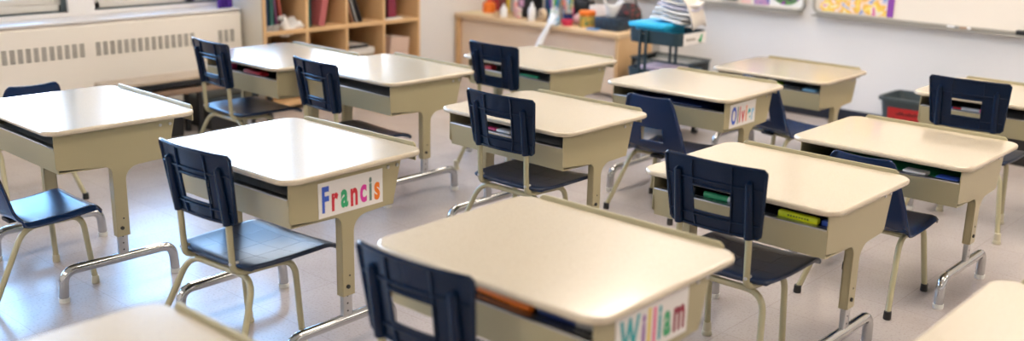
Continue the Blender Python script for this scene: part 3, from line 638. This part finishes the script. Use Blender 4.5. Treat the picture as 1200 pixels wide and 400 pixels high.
# ------------------------------------------------------------------ student desks
TOPT = 0.017
def make_desk(h, label, loc, rz, name_text=None):
    d = thing('school_desk', label, 'desk', (*loc, 0), rz, 'student desks')
    T = h-TOPT
    # worktop
    s = MB(); P = rrect(-0.325, 0.325, -0.2675, 0.2675, 0.052, 8)
    s.prism(P, T, h, 'z'); s.build('worktop', M['laminate'], d, mods=[bevel(0.0065, 3)], angle=60)
    # raised ledge along the far edge
    s = MB(); s.prism([(-0.272, T-0.03), (0.272, T-0.03), (0.272, h+0.003), (0.262, h+0.011), (-0.262, h+0.011), (-0.272, h+0.003)], 0.2685, 0.2745, 'y')
    s.build('pencil_ledge', M['tan'], d, smooth=False, mods=[bevel(0.002, 2)])
    # side panels that narrow into the leg sleeves
    tx = 0.292
    for sx in (-1, 1):
        pts = [(-0.235, T), (-0.235, h-0.130), (-0.227, h-0.138), (-0.078, h-0.151)]
        for k in range(1, 7):   # fillet into leg, near side
            a = PI/2*k/6; pts.append((-0.078+0.030*math.sin(a), h-0.151-0.030*(1-math.cos(a))))
        pts += [(-0.048, 0.185), (-0.002, 0.185), (-0.002, h-0.208)]
        for k in range(1, 8):
            a = PI/2*k/7; pts.append((-0.002+0.052*(1-math.cos(a)), h-0.208+0.046*math.sin(a)))
        pts += [(0.145, h-0.158), (0.157, h-0.148), (0.192, T)]
        x0, x1 = (tx-0.004, tx) if sx > 0 else (-tx, -tx+0.004)
        s = MB(); s.prism(pts, x0, x1, 'x')
        sp = s.build('side_panel', M['tan'], d, smooth=False, mods=[bevel(0.0012, 1)])
        xi0, xi1 = (tx-0.028, tx-0.004) if sx > 0 else (-tx+0.004, -tx+0.028)
        s = MB(); s.box(xi0, xi1, -0.048, -0.044, 0.185, h-0.135); s.box(xi0, xi1, -0.006, -0.002, 0.185, h-0.135); s.box(xi0 if sx > 0 else xi1-0.004, (xi0+0.004) if sx > 0 else xi1, -0.048, -0.002, 0.185, h-0.135)
        s.build('leg_sleeve', M['tan'], d, smooth=False)
        xc = sx*(tx-0.015)
        s = MB(); s.box(xc-0.009, xc+0.009, -0.042, -0.008, 0.110, 0.36, 0.003); lg = s.build('leg_post', M['steel'], d)
        s = MB()
        for q in range(7):
            zz = 0.135+q*0.024; xo = xc+sx*0.0092
            s.tube([(xo-0.0004, -0.027, zz), (xo+0.0004, -0.027, zz)], 0.003, 8)
        s.build('adjusting_holes', M['dark'], lg)
        s = MB(); xo = sx*tx
        s.tube([(xo-0.001, -0.030, 0.215), (xo+sx*0.005, -0.030, 0.215)], 0.0065, 8); s.build('bolt', M['dark'], sp)
        s = MB(); s.tube([(xo-0.001, -0.022, 0.248), (xo+sx*0.001, -0.022, 0.248)], 0.003, 8); s.build('bolt_hole', M['dark'], sp)
        for yy in (0.135, 0.172):
            s = MB(); s.tube([(xo-0.001, yy, T-0.022), (xo+sx*0.003, yy, T-0.022)], 0.0055, 10); s.build('rivet', M['steel'], sp)
        # sled foot
        s = MB(); path = fillet([(xc, -0.243, 0.012), (xc, -0.238, 0.106), (xc, 0.158, 0.106), (xc, 0.163, 0.012)], 0.065, 9)
        s.tube(path, 0.0165, 16); sf = s.build('sled_foot', M['chrome'], d)
        for yy in (-0.243, 0.163):
            s = MB(); s.lathe([(0.0175, 0.0), (0.018, 0.003), (0.018, 0.016)], (xc, yy, 0), 14); s.build('glide', M['cap_clear'], sf)
    # book box
    s = MB()
    hx = tx-0.0045
    s.prism([(-0.236, h-0.064), (-0.232, h-0.064), (-0.222, h-0.146), (0.155, h-0.156), (0.190, T-0.001), (0.1935, T-0.001), (0.159, h-0.160), (-0.2265, h-0.150)], -hx, hx, 'x')
    s.build('book_box', M['tan'], d, smooth=False)
    s = MB(); s.box(-hx, hx, -0.236, -0.212, h-0.067, h-0.062, 0.001); s.build('box_lip', M['steel'], d)
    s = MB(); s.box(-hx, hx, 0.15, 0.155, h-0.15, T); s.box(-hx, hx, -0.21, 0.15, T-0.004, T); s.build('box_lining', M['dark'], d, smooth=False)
    if name_text:
        word, y0, y1, z0, z1, size, cols = name_text
        c = MB().box(tx, tx+0.0015, y0, y1, z0, z1).build('name_card', M['card'], d, smooth=False)
        x = 0; letters = []
        for i, chr_ in enumerate(word):
            cu = bpy.data.curves.new('glyph', 'FONT'); cu.body = chr_; cu.size = 1.0; cu.offset = 0.035; cu.extrude = 0.0
            to = bpy.data.objects.new('glyph', cu); COL.objects.link(to)
            bpy.context.view_layer.update()
            dg = bpy.context.evaluated_depsgraph_get()
            me = bpy.data.meshes.new_from_object(to.evaluated_get(dg))
            bpy.data.objects.remove(to); bpy.data.curves.remove(cu)
            xs = [v.co.x for v in me.vertices]; wdt = max(xs)-min(xs)
            letters.append((me, min(xs), wdt)); x += wdt+0.16
        tot = x-0.16; W = y1-y0-0.024; k = W/tot
        cx = y0+0.012; random.seed(len(word))
        zlo = z0+0.30*(z1-z0)*0.6
        ztop = (z1-z0)*0.74
        for i, (me, mn, wdt) in enumerate(letters):
            up = ztop/0.74*(1.0 if i else 1.02)
            jig = random.uniform(-0.003, 0.003)
            for v in me.vertices:
                u = (v.co.x-mn)*k; w_ = v.co.y*up*0.98
                v.co = Vector((tx+0.0022, cx+u, zlo+w_+jig))
            me.materials.clear(); cc = cols[i]
            for m_ in (cc if isinstance(cc, tuple) else (cc,)): me.materials.append(m_)
            o = bpy.data.objects.new('letter', me); COL.objects.link(o); o.parent = c
            o['label'] = '%s cut-out letter %s' % ((cc[0] if isinstance(cc, tuple) else cc).name.replace('_', ' '), word[i])
            if isinstance(cc, tuple):
                zs = [v.co.z for v in me.vertices]; zmid = (min(zs)+max(zs))/2
                for p in me.polygons: p.material_index = int(p.center.z > zmid)
            cx += (wdt+0.16)*k
    return d

R_ = math.radians
desk_specs = {
 'F': (0.590, 'cream desk whose name card reads Francis, bright with window glare', (-2.550, 1.835), R_(1.6), ('Francis', -0.132, 0.112, 0.448, 0.552, 0.1, [BLUE, RED, GREEN, RED, MAGENTA, GREYG, ORANGE])),
 'W': (0.593, 'large foreground desk whose name card reads William', (-1.377, 1.695), R_(0.4), ('William', -0.165, 0.098, 0.450, 0.560, 0.1, [TEAL, PURPLE, YELLOW, PINK, TEAL, GREEN, DKRED])),
 'M': (0.540, 'desk with yellow highlighter, right behind the William desk', (-1.428, 2.826), R_(-0.5), None),
 'R': (0.510, 'desk farther right with shell chair pushed in, behind the yellow-highlighter desk', (-1.374, 3.704), R_(-0.5), None),
 'C': (0.531, 'desk in the middle of the photo, in line behind the Francis desk', (-2.542, 3.037), R_(-0.3), None),
 'L': (0.590, 'leftmost desk beside the radiator, over a bright blue chair seat', (-3.507, 1.645), R_(-0.9), None),
 'O': (0.524, 'desk whose name card reads Olivier, next to the rolling cart', (-2.484, 4.038), R_(1.0), ('Olivier', -0.190, 0.035, 0.385, 0.488, 0.1, [BLUE, GREYG, RED, RED, ORANGE, TEAL, SKYB])),
 'Q': (0.478, 'farthest desk, against the bare wall below the pictures', (-2.506, 5.000), R_(0.3), None),
 'P': (0.559, 'glare-lit desk in front of the bookcase, overlapping the desk at its left', (-3.555, 3.116), R_(-1.0), None),
 'E': (0.520, 'desk in front of the low counter, before the toy hand', (-3.447, 4.067), R_(-2.5), None),
 'A': (0.550, 'desk closest to the bookcase, left of the other glare-lit desk', (-4.215, 3.000), R_(0), None),
 'T': (0.542, 'desk at the right edge beside the grey bin', (-1.355, 4.790), R_(0), None),
 'B': (0.590, 'desk corner cut off at the bottom left edge of the photo', (-1.405, 0.660), R_(0), None),
 'Z': (0.560, 'desk corner cut off at the bottom right edge of the photo', (-0.300, 2.055), R_(0), None),
}
DESK = {k: make_desk(v[0], v[1], v[2], v[3], v[4]) for k, v in desk_specs.items()}

# ------------------------------------------------------------------ chair type A : separate back panel and seat on tube frame
def make_chair_a(cap):
    d = thing('classroom_chair', 'navy chair', 'chair')
    W2, PH, ZB = 0.163, 0.205, 0.445
    nu, nv = 30, 26
    def curve(x, z):     # rear surface y (negative = towards the rear)
        return 0.020*(1-(x/W2)**2)*-1 + 0.0 - 0.030*((z-ZB)/PH)
    def hw(z):
        t = (z-ZB)/PH; w_ = W2*(0.895+0.105*t); r = 0.009
        dz = min(z-ZB, ZB+PH-z)
        if dz < r: w_ -= r-math.sqrt(max(0, r*r-(r-dz)**2))
        return w_
    def vz(v):
        # denser rows near top and bottom
        return ZB+PH*(0.5-0.5*math.cos(PI*(0.12+0.76*v)))*1.0 if False else ZB+PH*v
    def fn(u, v):
        z = ZB+PH*v; x = (2*u-1)*hw(z); return (x, curve(x, z), z)
    s = MB(); s.sheet(fn, nu, nv, hole=lambda i, j: 9 <= i < 21 and 6 <= j < 16)
    back = s.build('backrest', M['navy_a'], d, mods=[solid(0.004, 0.0, 0.0015)], angle=50)
    # rim and ribs on the rear face
    s = MB()
    def rib(pts, r=0.0035): s.tube(pts, r, 6)
    N = 24
    per = [(fn(0, j/N)) for j in range(N+1)] + [fn(i/N, 1) for i in range(1, N+1)] + [fn(1, 1-j/N) for j in range(1, N+1)] + [fn(1-i/N, 0) for i in range(1, N+1)]
    per = [(x*0.985, y-0.003, ZB+PH/2+(z-ZB-PH/2)*0.985) for x, y, z in per]
    rib(per, 0.0055)
    for u in (0.30, 0.70):
        for v0, v1 in ((0.0, 1.0),):
            rib([(lambda q: (q[0], q[1]-0.005, q[2]))(fn(u, v0+(v1-v0)*k/8)) for k in range(9)], 0.003)
    for v in (0.175, 0.70):
        rib([(lambda q: (q[0], q[1]-0.005, q[2]))(fn(0.02+0.96*k/16, v)) for k in range(17)], 0.003)
    loop = [fn(0.3, 0.3), fn(0.7, 0.3), fn(0.7, 0.65), fn(0.3, 0.65), fn(0.3, 0.3)]
    rib([(q[0], q[1]-0.004, q[2]) for q in (fn(0.3+0.4*k/8, 0.23) for k in range(9))], 0.0045)
    rib([(q[0], q[1]-0.004, q[2]) for q in (fn(0.3+0.4*k/8, 0.615) for k in range(9))], 0.0045)
    s.build('back_ribs', M['navy_a'], back)
    for sx in (-1, 1):
        s = MB(); x = sx*0.113
        y0 = curve(x, ZB); y1 = curve(x, ZB+0.15)
        path = [(x, y0-0.004, ZB-0.002), (x, curve(x, ZB+0.07)-0.005, ZB+0.07), (x, y1-0.006, ZB+0.158), (x, y1+0.002, ZB+0.166)]
        s.tube(path, 0.0125, 12, r_list=[0.0145, 0.0135, 0.0120, 0.007]); s.build('tube_socket', M['navy_a'], back)
        s = MB(); s.tube([(x, y0-0.0165, ZB+0.018), (x, y0-0.0195, ZB+0.018)], 0.0045, 8); s.build('screw', M['steel'], back)
    # seat
    def seat(u, v):
        a, c = 2*u-1, 2*v-1
        sx, sy = 0.180, 0.174
        ax_, cy_ = abs(a), abs(c)
        k = 0.965 + 0.035*(1-(ax_*cy_)**4)
        x = a*sx*k*(1-0.05*(c < 0)*cy_**2); y = 0.182+c*sy*k
        z = 0.322-0.012*(1-a*a)*(1-c*c*0.6) - 0.020*max(0, c-0.55)**2/0.2 - 0.010*max(0, cy_-0.9)/0.1*0.5
        return (x, y, z)
    s = MB(); s.sheet(seat, 26, 26)
    st_ = s.build('seat', M['navy_seat'], d, mods=[solid(0.013, -1, 0.004)], angle=60)
    s = MB()
    for g in (-0.5, 0, 0.5):
        s.tube([(lambda q: (q[0], q[1], q[2]-0.0002))(seat((g+1)/2, k/12)) for k in range(1, 12)], 0.0005, 4)
        s.tube([(lambda q: (q[0], q[1], q[2]-0.0002))(seat(k/12, (g+1)/2)) for k in range(1, 12)], 0.0005, 4)
    s.build('moulded_lines', M['navy_a'], st_)
    R0 = 0.0098
    for sx in (-1, 1):
        x = sx*0.113
        p = fillet([(x, curve(x, ZB)-0.003, ZB+0.02), (x, -0.006, 0.305), (x*1.05, 0.02, 0.292), (x*1.12, 0.205, 0.286), (sx*0.130, 0.225, 0.02)], [0.03, 0.02, 0.055], 7)
        s = MB(); s.tube(p, R0, 12); fr = s.build('side_tube', M['tube'], d)
        s = MB(); s.lathe([(0.0155, 0), (0.017, 0.004), (0.015, 0.014), (0.013, 0.016), (0.014, 0.024), (0.012, 0.045)], (sx*0.130, 0.225, 0), 14); s.build('foot_cap', cap, fr)
        s = MB(); s.tube([(x+sx*0.002, -0.018, 0.325), (x+sx*0.002, 0.012, 0.325)], 0.005, 8); s.build('screw', M['steel'], fr)
    p = fillet([(-0.205, -0.075, 0.02), (-0.150, 0.035, 0.277), (0.150, 0.035, 0.277), (0.205, -0.075, 0.02)], 0.06, 8)
    s = MB(); s.tube(p, R0, 12); ra_ = s.build('rear_leg_arch', M['tube'], d)
    for sx in (-1, 1):
        s = MB(); s.lathe([(0.0155, 0), (0.017, 0.004), (0.015, 0.014), (0.013, 0.016), (0.014, 0.024), (0.012, 0.045)], (sx*0.205, -0.075, 0), 14); s.build('foot_cap', cap, ra_)
    s = MB(); s.tube([(-0.125, 0.17, 0.286), (0.125, 0.17, 0.286)], 0.008, 10); s.build('front_brace', M['tube'], d)
    return d

# ------------------------------------------------------------------ chair type B : one-piece shell
def make_chair_b(cap):
    d = thing('shell_chair', 'blue shell chair', 'chair')
    prof = fillet([(-0.045, 0.525), (-0.018, 0.40), (0.012, 0.262), (0.16, 0.272), (0.285, 0.283), (0.315, 0.268)], [0.12, 0.06, 0.05, 0.02], 8) if False else None
    pts = [Vector((0, -0.050, 0.525)), Vector((0, -0.020, 0.40)), Vector((0, 0.012, 0.256)), Vector((0, 0.17, 0.260)), Vector((0, 0.292, 0.274)), Vector((0, 0.310, 0.252))]
    path = fillet(pts, [0.10, 0.075, 0.05, 0.015], 8)
    L = [0]
    for a, b_ in zip(path, path[1:]): L.append(L[-1]+(b_-a).length)
    tot = L[-1]
    def at(v):
        t = v*tot
        for i in range(len(L)-1):
            if t <= L[i+1] or i == len(L)-2:
                k = (t-L[i])/max(1e-9, L[i+1]-L[i]); p = path[i].lerp(path[i+1], k); dr = (path[i+1]-path[i]).normalized(); return p, dr
    def width(v):
        ks = [(0, 0.100), (0.025, 0.114), (0.10, 0.126), (0.3, 0.153), (0.42, 0.162), (0.5, 0.160), (0.6, 0.158), (0.94, 0.160), (1.0, 0.150)]
        for (a, wa), (b_, wb) in zip(ks, ks[1:]):
            if v <= b_:
                t = (v-a)/(b_-a); return wa+(wb-wa)*t
        return ks[-1][1]
    nu, nv = 26, 48
    def fn(u, v):
        p, dr = at(v); a = 2*u-1; x = a*width(v)
        n = Vector((0, dr.z, -dr.y)).normalized()      # rear / under side
        n = Vector((0, -abs(dr.z), 0)) if False else n
        lift = 0.018*a*a if v < 0.5 else 0.006*a*a
        edge = max(0, abs(a)-0.86)/0.14
        # back wraps forwards at the sides, rim curls back
        off = -lift + 0.014*edge*edge
        q = p + n*off
        return (x, q.y, q.z)
    s = MB(); s.sheet(fn, nu, nv, hole=lambda i, j: 8 <= i < 18 and 12 <= j < 18)
    sh = s.build('seat_shell', M['navy_b'], d, mods=[solid(0.006, 0.0, 0.002)], angle=60)
    s = MB()
    ring = []
    iu0, iu1, jv0, jv1 = 8/nu, 18/nu, 12/nv, 18/nv
    for k in range(9): ring.append(fn(iu0+(iu1-iu0)*k/8, jv0))
    for k in range(1, 9): ring.append(fn(iu1, jv0+(jv1-jv0)*k/8))
    for k in range(1, 9): ring.append(fn(iu1-(iu1-iu0)*k/8, jv1))
    for k in range(1, 9): ring.append(fn(iu0, jv1-(jv1-jv0)*k/8))
    s.tube(ring, 0.0052, 8); s.build('slot_rim', M['navy_b'], sh)
    R0 = 0.0100
    for sx in (-1, 1):
        p = fillet([(sx*0.165, -0.085, 0.015), (sx*0.125, 0.045, 0.245), (sx*0.125, 0.245, 0.250), (sx*0.150, 0.262, 0.015)], 0.05, 8)
        s = MB(); s.tube(p, R0, 12); fr = s.build('side_leg_tube', M['tube'], d)
        for xx, yy in ((sx*0.165, -0.085), (sx*0.150, 0.262)):
            s = MB(); s.lathe([(0.0125, 0), (0.0135, 0.004), (0.0125, 0.028)], (xx, yy, 0), 12); s.build('foot_cap', cap, fr)
    s = MB(); s.tube([(-0.125, 0.07, 0.247), (0.125, 0.07, 0.247)], 0.008, 10); s.tube([(-0.125, 0.21, 0.247), (0.125, 0.21, 0.247)], 0.008, 10); s.build('cross_brace', M['tube'], d)
    s = MB(); s.box(-0.03, 0.03, 0.04, 0.07, 0.240, 0.252, 0.002); s.build('mount_bracket', M['black'], d)
    return d

GA, GB = 'two-piece navy chairs', 'one-piece blue shell chairs'
protoA = make_chair_a(M['cap_tan'])
chA = [
 ('navy chair with square back window at the Francis desk', (-2.518, 1.518), 4.0),
 ('dark navy foreground chair with open back window at the William desk', (-1.434, 1.348), 3.0),
 ('navy chair in focus at the desk with the yellow highlighter', (-1.422, 2.475), 0.5),
 ('navy chair at the central desk, seat facing away', (-2.460, 2.719), 1.0),
 ('navy chair at the right edge beside the grey bin', (-1.386, 4.396), 1.0),
 ('navy chair before the desk at the low counter', (-3.318, 3.605), -1.6),
 ('navy chair before the glare-lit desk that overlaps the right half of the bookcase', (-3.474, 2.675), -3.5),
 ('navy chair nearest the radiator and the low bench', (-4.230, 2.650), -2.4),
]
for i, (lb_, (x, y), a) in enumerate(chA):
    o = protoA if i == 0 else copy_tree(protoA)
    o.location = (x, y, 0); o.rotation_euler = (0, 0, R_(a)); o['label'] = lb_; o['group'] = GA
protoB = make_chair_b(M['cap_black'])
leftB = make_chair_b(M['cap_tan'])
chB = [
 ('blue shell chair mostly hidden beyond the leftmost desk, facing the radiator', (-4.38, 1.83), 90),
 ('bright blue shell chair at the left edge under the leftmost desk', (-3.475, 1.290), 0),
 ('blue shell chair with slotted back behind the Olivier desk front', (-2.435, 3.640), 2),
 ('blue shell chair pushed under the desk at right, black foot tips', (-1.350, 3.325), -1),
 ('blue shell chair seen edge-on between the Olivier desk and wall desk', (-2.335, 4.415), -14),
]
for i, (lb_, (x, y), a) in enumerate(chB):
    o = leftB if i == 1 else (protoB if i == 0 else copy_tree(protoB))
    o.location = (x, y, 0); o.rotation_euler = (0, 0, R_(a)); o['label'] = lb_; o['group'] = GB

# ------------------------------------------------------------------ things inside the desks
def in_desk(k, lx, ly, z, o, rz=0):
    h, _, (dx, dy), a, _n = desk_specs[k]
    c, s_ = math.cos(a), math.sin(a)
    o.location = (dx+lx*c-ly*s_, dy+lx*s_+ly*c, h-0.149+z); o.rotation_euler = (0, 0, a+rz)
    return o
GD = 'supplies in desk boxes'
def slab(name, label, cat, w, d_, hgt, m, bev=0.004):
    return tag(MB().box(-w/2, w/2, -d_/2, d_/2, 0, hgt, bev).build(name, m), label, cat, GD)
def hilite(k, lx, ly, z, label, bodym, capm, rz=0, L=0.12, r=0.009):
    t = thing('marker_pen', label, 'marker', (0, 0, 0), 0, GD)
    MB().tube([(-L/2, 0, r), (L*0.12, 0, r), (L*0.14, 0, r)], r, 12).build('barrel', bodym, t)
    MB().tube([(L*0.14, 0, r), (L/2, 0, r)], r*1.12, 12, r_list=[r*1.12, r*0.9]).build('cap', capm, t)
    return in_desk(k, lx, ly, z, t, rz)
def books_under(k, label, m, lx=0.0, w=0.5, hgt=0.062):
    return in_desk(k, lx, -0.02, 0, slab('workbook', label, 'book', w, 0.34, hgt, m))
books_under('W', 'dark workbook pile in the foreground William desk', M['black'], hgt=0.080)
hilite('W', 0.03, -0.196, 0.082, 'orange marker lying in the foreground William desk opening', ORANGE, ORANGE, -0.05, 0.15, 0.011)
hilite('W', 0.20, -0.190, 0.082, 'grey and blue marker at the right end of the William desk opening', NAVY, GREY, 0.05, 0.15, 0.012)
books_under('M', 'dark workbook pile in the desk of the yellow highlighter', M['black'], hgt=0.082)
t = in_desk('M', 0.185, -0.200, 0.084, thing('highlighter', 'flat fluorescent yellow highlighter in the desk right of the William desk', 'highlighter', (0, 0, 0), 0, GD))
MB().box(-0.062, 0.062, -0.010, 0.010, 0, 0.020, 0.005).build('barrel', HILITE, t); s = MB()
for q in range(8): s.box(-0.03+q*0.0085, -0.025+q*0.0085, -0.0106, -0.010, 0.008, 0.013)
s.build('barrel_print', cm('print_green', (0.12, 0.2, 0.02)), t, smooth=False)
in_desk('M', 0.265, -0.19, 0.084, slab('eraser', 'small blue eraser beside the yellow highlighter', 'eraser', 0.025, 0.02, 0.016, BLUE))
hilite('M', -0.06, -0.200, 0.084, 'green marker with white cap behind the chair back window', GREEN, WHITE, 0, 0.13, 0.010)
in_desk('M', -0.20, -0.18, 0.082, slab('pencil_case', 'black pencil case at the left of the highlighter desk', 'pencil case', 0.09, 0.05, 0.03, M['black'], 0.012))
books_under('R', 'green workbook lying in the desk with the shell chair at right', GREEN, 0.02, 0.44, 0.080)
in_desk('R', -0.02, -0.185, 0.080, slab('eraser', 'lime green eraser in the desk with the shell chair at right', 'eraser', 0.05, 0.03, 0.014, LIME))
in_desk('R', 0.04, -0.20, 0.080, slab('crayon_box', 'small orange crayon box in the desk at right', 'crayon box', 0.03, 0.02, 0.014, ORANGE))
in_desk('R', 0.125, -0.19, 0.080, slab('paper_pad', 'white pad in the desk with the shell chair at right', 'paper', 0.08, 0.05, 0.013, M['paper']))
in_desk('R', 0.235, -0.19, 0.000, slab('pencil_case', 'blue pencil case at the right end of the desk at right', 'pencil case', 0.08, 0.05, 0.092, BLUE, 0.01))
books_under('C', 'grey workbook in the central desk', GREY, hgt=0.075)
in_desk('C', -0.10, -0.19, 0.075, slab('eraser', 'pink eraser in the central desk opening', 'eraser', 0.05, 0.03, 0.016, PINK))
in_desk('C', -0.03, -0.19, 0.075, slab('pencil_case', 'white pencil case in the central desk opening', 'pencil case', 0.07, 0.04, 0.02, WHITE, 0.006))
books_under('O', 'dark blue workbook pile in the Olivier desk', NAVY, -0.05, 0.40, 0.088)
books_under('Q', 'grey workbook in the desk by the bare wall', GREY, 0.08, 0.38, 0.082)
in_desk('Q', -0.015, -0.19, 0.082, slab('pencil_case', 'lime green pencil case in the desk by the bare wall', 'pencil case', 0.15, 0.05, 0.024, LIME, 0.006))
in_desk('Q', 0.13, -0.19, 0.082, slab('pencil_case', 'dark grey pencil case right of the lime green one', 'pencil case', 0.09, 0.05, 0.018, M['black'], 0.006))
in_desk('Q', 0.22, -0.19, 0.082, slab('paper_pad', 'pale blue pad at the right of the desk by the bare wall', 'paper', 0.07, 0.05, 0.014, SKYB))
books_under('E', 'grey workbook in the desk before the low counter', GREY, hgt=0.078)
in_desk('E', -0.17, -0.19, 0.078, slab('eraser', 'red eraser seen through the chair back at the low counter', 'eraser', 0.05, 0.04, 0.025, RED))
hilite('E', 0.12, -0.200, 0.078, 'green marker in the desk before the low counter', GREEN, GREEN, 0, 0.12, 0.009)
books_under('A', 'dark workbook in the desk nearest the bookcase', M['black'], hgt=0.078)
in_desk('A', 0.06, -0.19, 0.078, slab('pencil_case', 'crimson pencil case in the desk nearest the bookcase', 'pencil case', 0.14, 0.05, 0.022, RED, 0.006))
in_desk('A', -0.16, -0.19, 0.078, slab('eraser', 'pink eraser behind the chair back near the radiator', 'eraser', 0.07, 0.04, 0.028, PINK))
books_under('T', 'grey workbook in the desk at the right edge', GREY, hgt=0.078)
hilite('T', -0.06, -0.200, 0.078, 'white marker with pink cap seen through the right chair back', WHITE, PINK, 0, 0.12, 0.010)
hilite('T', -0.17, -0.200, 0.078, 'blue and red pen seen through the right chair back', BLUE, RED, 0, 0.10, 0.007)
in_desk('T', 0.18, -0.19, 0.078, slab('eraser', 'magenta eraser in the desk at the right edge', 'eraser', 0.05, 0.03, 0.022, MAGENTA))
books_under('P', 'grey workbook in the glare-lit desk before the bookcase', GREY, hgt=0.075)
books_under('F', 'grey workbook in the Francis desk', GREY, hgt=0.075)
books_under('L', 'brown workbook in the leftmost desk', GREY, hgt=0.070)

# ------------------------------------------------------------------ light
wd = bpy.data.worlds.new('sky'); SC.world = wd; wd.use_nodes = True
nt = wd.node_tree; bg = nt.nodes['Background']
tc = nt.nodes.new('ShaderNodeTexCoord'); sp = nt.nodes.new('ShaderNodeSeparateXYZ'); rp = nt.nodes.new('ShaderNodeValToRGB')
e = rp.color_ramp.elements
e[0].position = 0.49; e[0].color = (0.15, 0.18, 0.16, 1); e[1].position = 1.0; e[1].color = (0.10, 0.27, 0.62, 1)
for p_, c_ in ((0.52, (0.62, 0.68, 0.74, 1)), (0.60, (0.58, 0.66, 0.76, 1)), (0.645, (0.21, 0.46, 0.84, 1))):
    q_ = e.new(p_); q_.color = c_
mp = nt.nodes.new('ShaderNodeMapRange'); mp.inputs['From Min'].default_value = -1; mp.inputs['From Max'].default_value = 1
nt.links.new(tc.outputs['Generated'], sp.inputs[0]); nt.links.new(sp.outputs['Z'], mp.inputs['Value']); nt.links.new(mp.outputs[0], rp.inputs['Fac']); nt.links.new(rp.outputs['Color'], bg.inputs['Color'])
bg.inputs['Strength'].default_value = 24.0
for i, (a, c) in enumerate(WINS):
    ld = bpy.data.lights.new('window_portal', 'AREA'); ld.shape = 'RECTANGLE'; ld.size = c-a; ld.size_y = ZW1-ZW0
    ld.cycles.is_portal = True
    lo = bpy.data.objects.new('window_portal', ld); COL.objects.link(lo)
    lo.location = (XL-0.19, (a+c)/2, (ZW0+ZW1)/2)
    lo.rotation_euler = (PI/2, 0, -PI/2)

# ------------------------------------------------------------------ camera
cam = bpy.data.cameras.new('camera'); co = bpy.data.objects.new('camera', cam); COL.objects.link(co)
r = Vector((0.74248069, 0.66951481, 0.02173342)); f = Vector((-0.64150961, 0.7200146, -0.264659)).normalized()
u = r.cross(f).normalized(); r = f.cross(u).normalized()
co.matrix_world = Matrix(((r.x, u.x, -f.x, 0), (r.y, u.y, -f.y, 0), (r.z, u.z, -f.z, 1.3671), (0, 0, 0, 1)))
cam.sensor_width = 36; cam.lens = 36*1207.2/1200; cam.clip_start = 0.05
cam.dof.use_dof = True; cam.dof.focus_distance = 3.4; cam.dof.aperture_fstop = 1.5
SC.camera = co

vs = SC.view_settings; vs.view_transform = 'Standard'; vs.look = 'None'; vs.exposure = 0.04; vs.gamma = 1.0; vs.use_curve_mapping = False
SC.cycles.use_denoising = True
SC.cycles.max_bounces = 8; SC.cycles.sample_clamp_indirect = 6
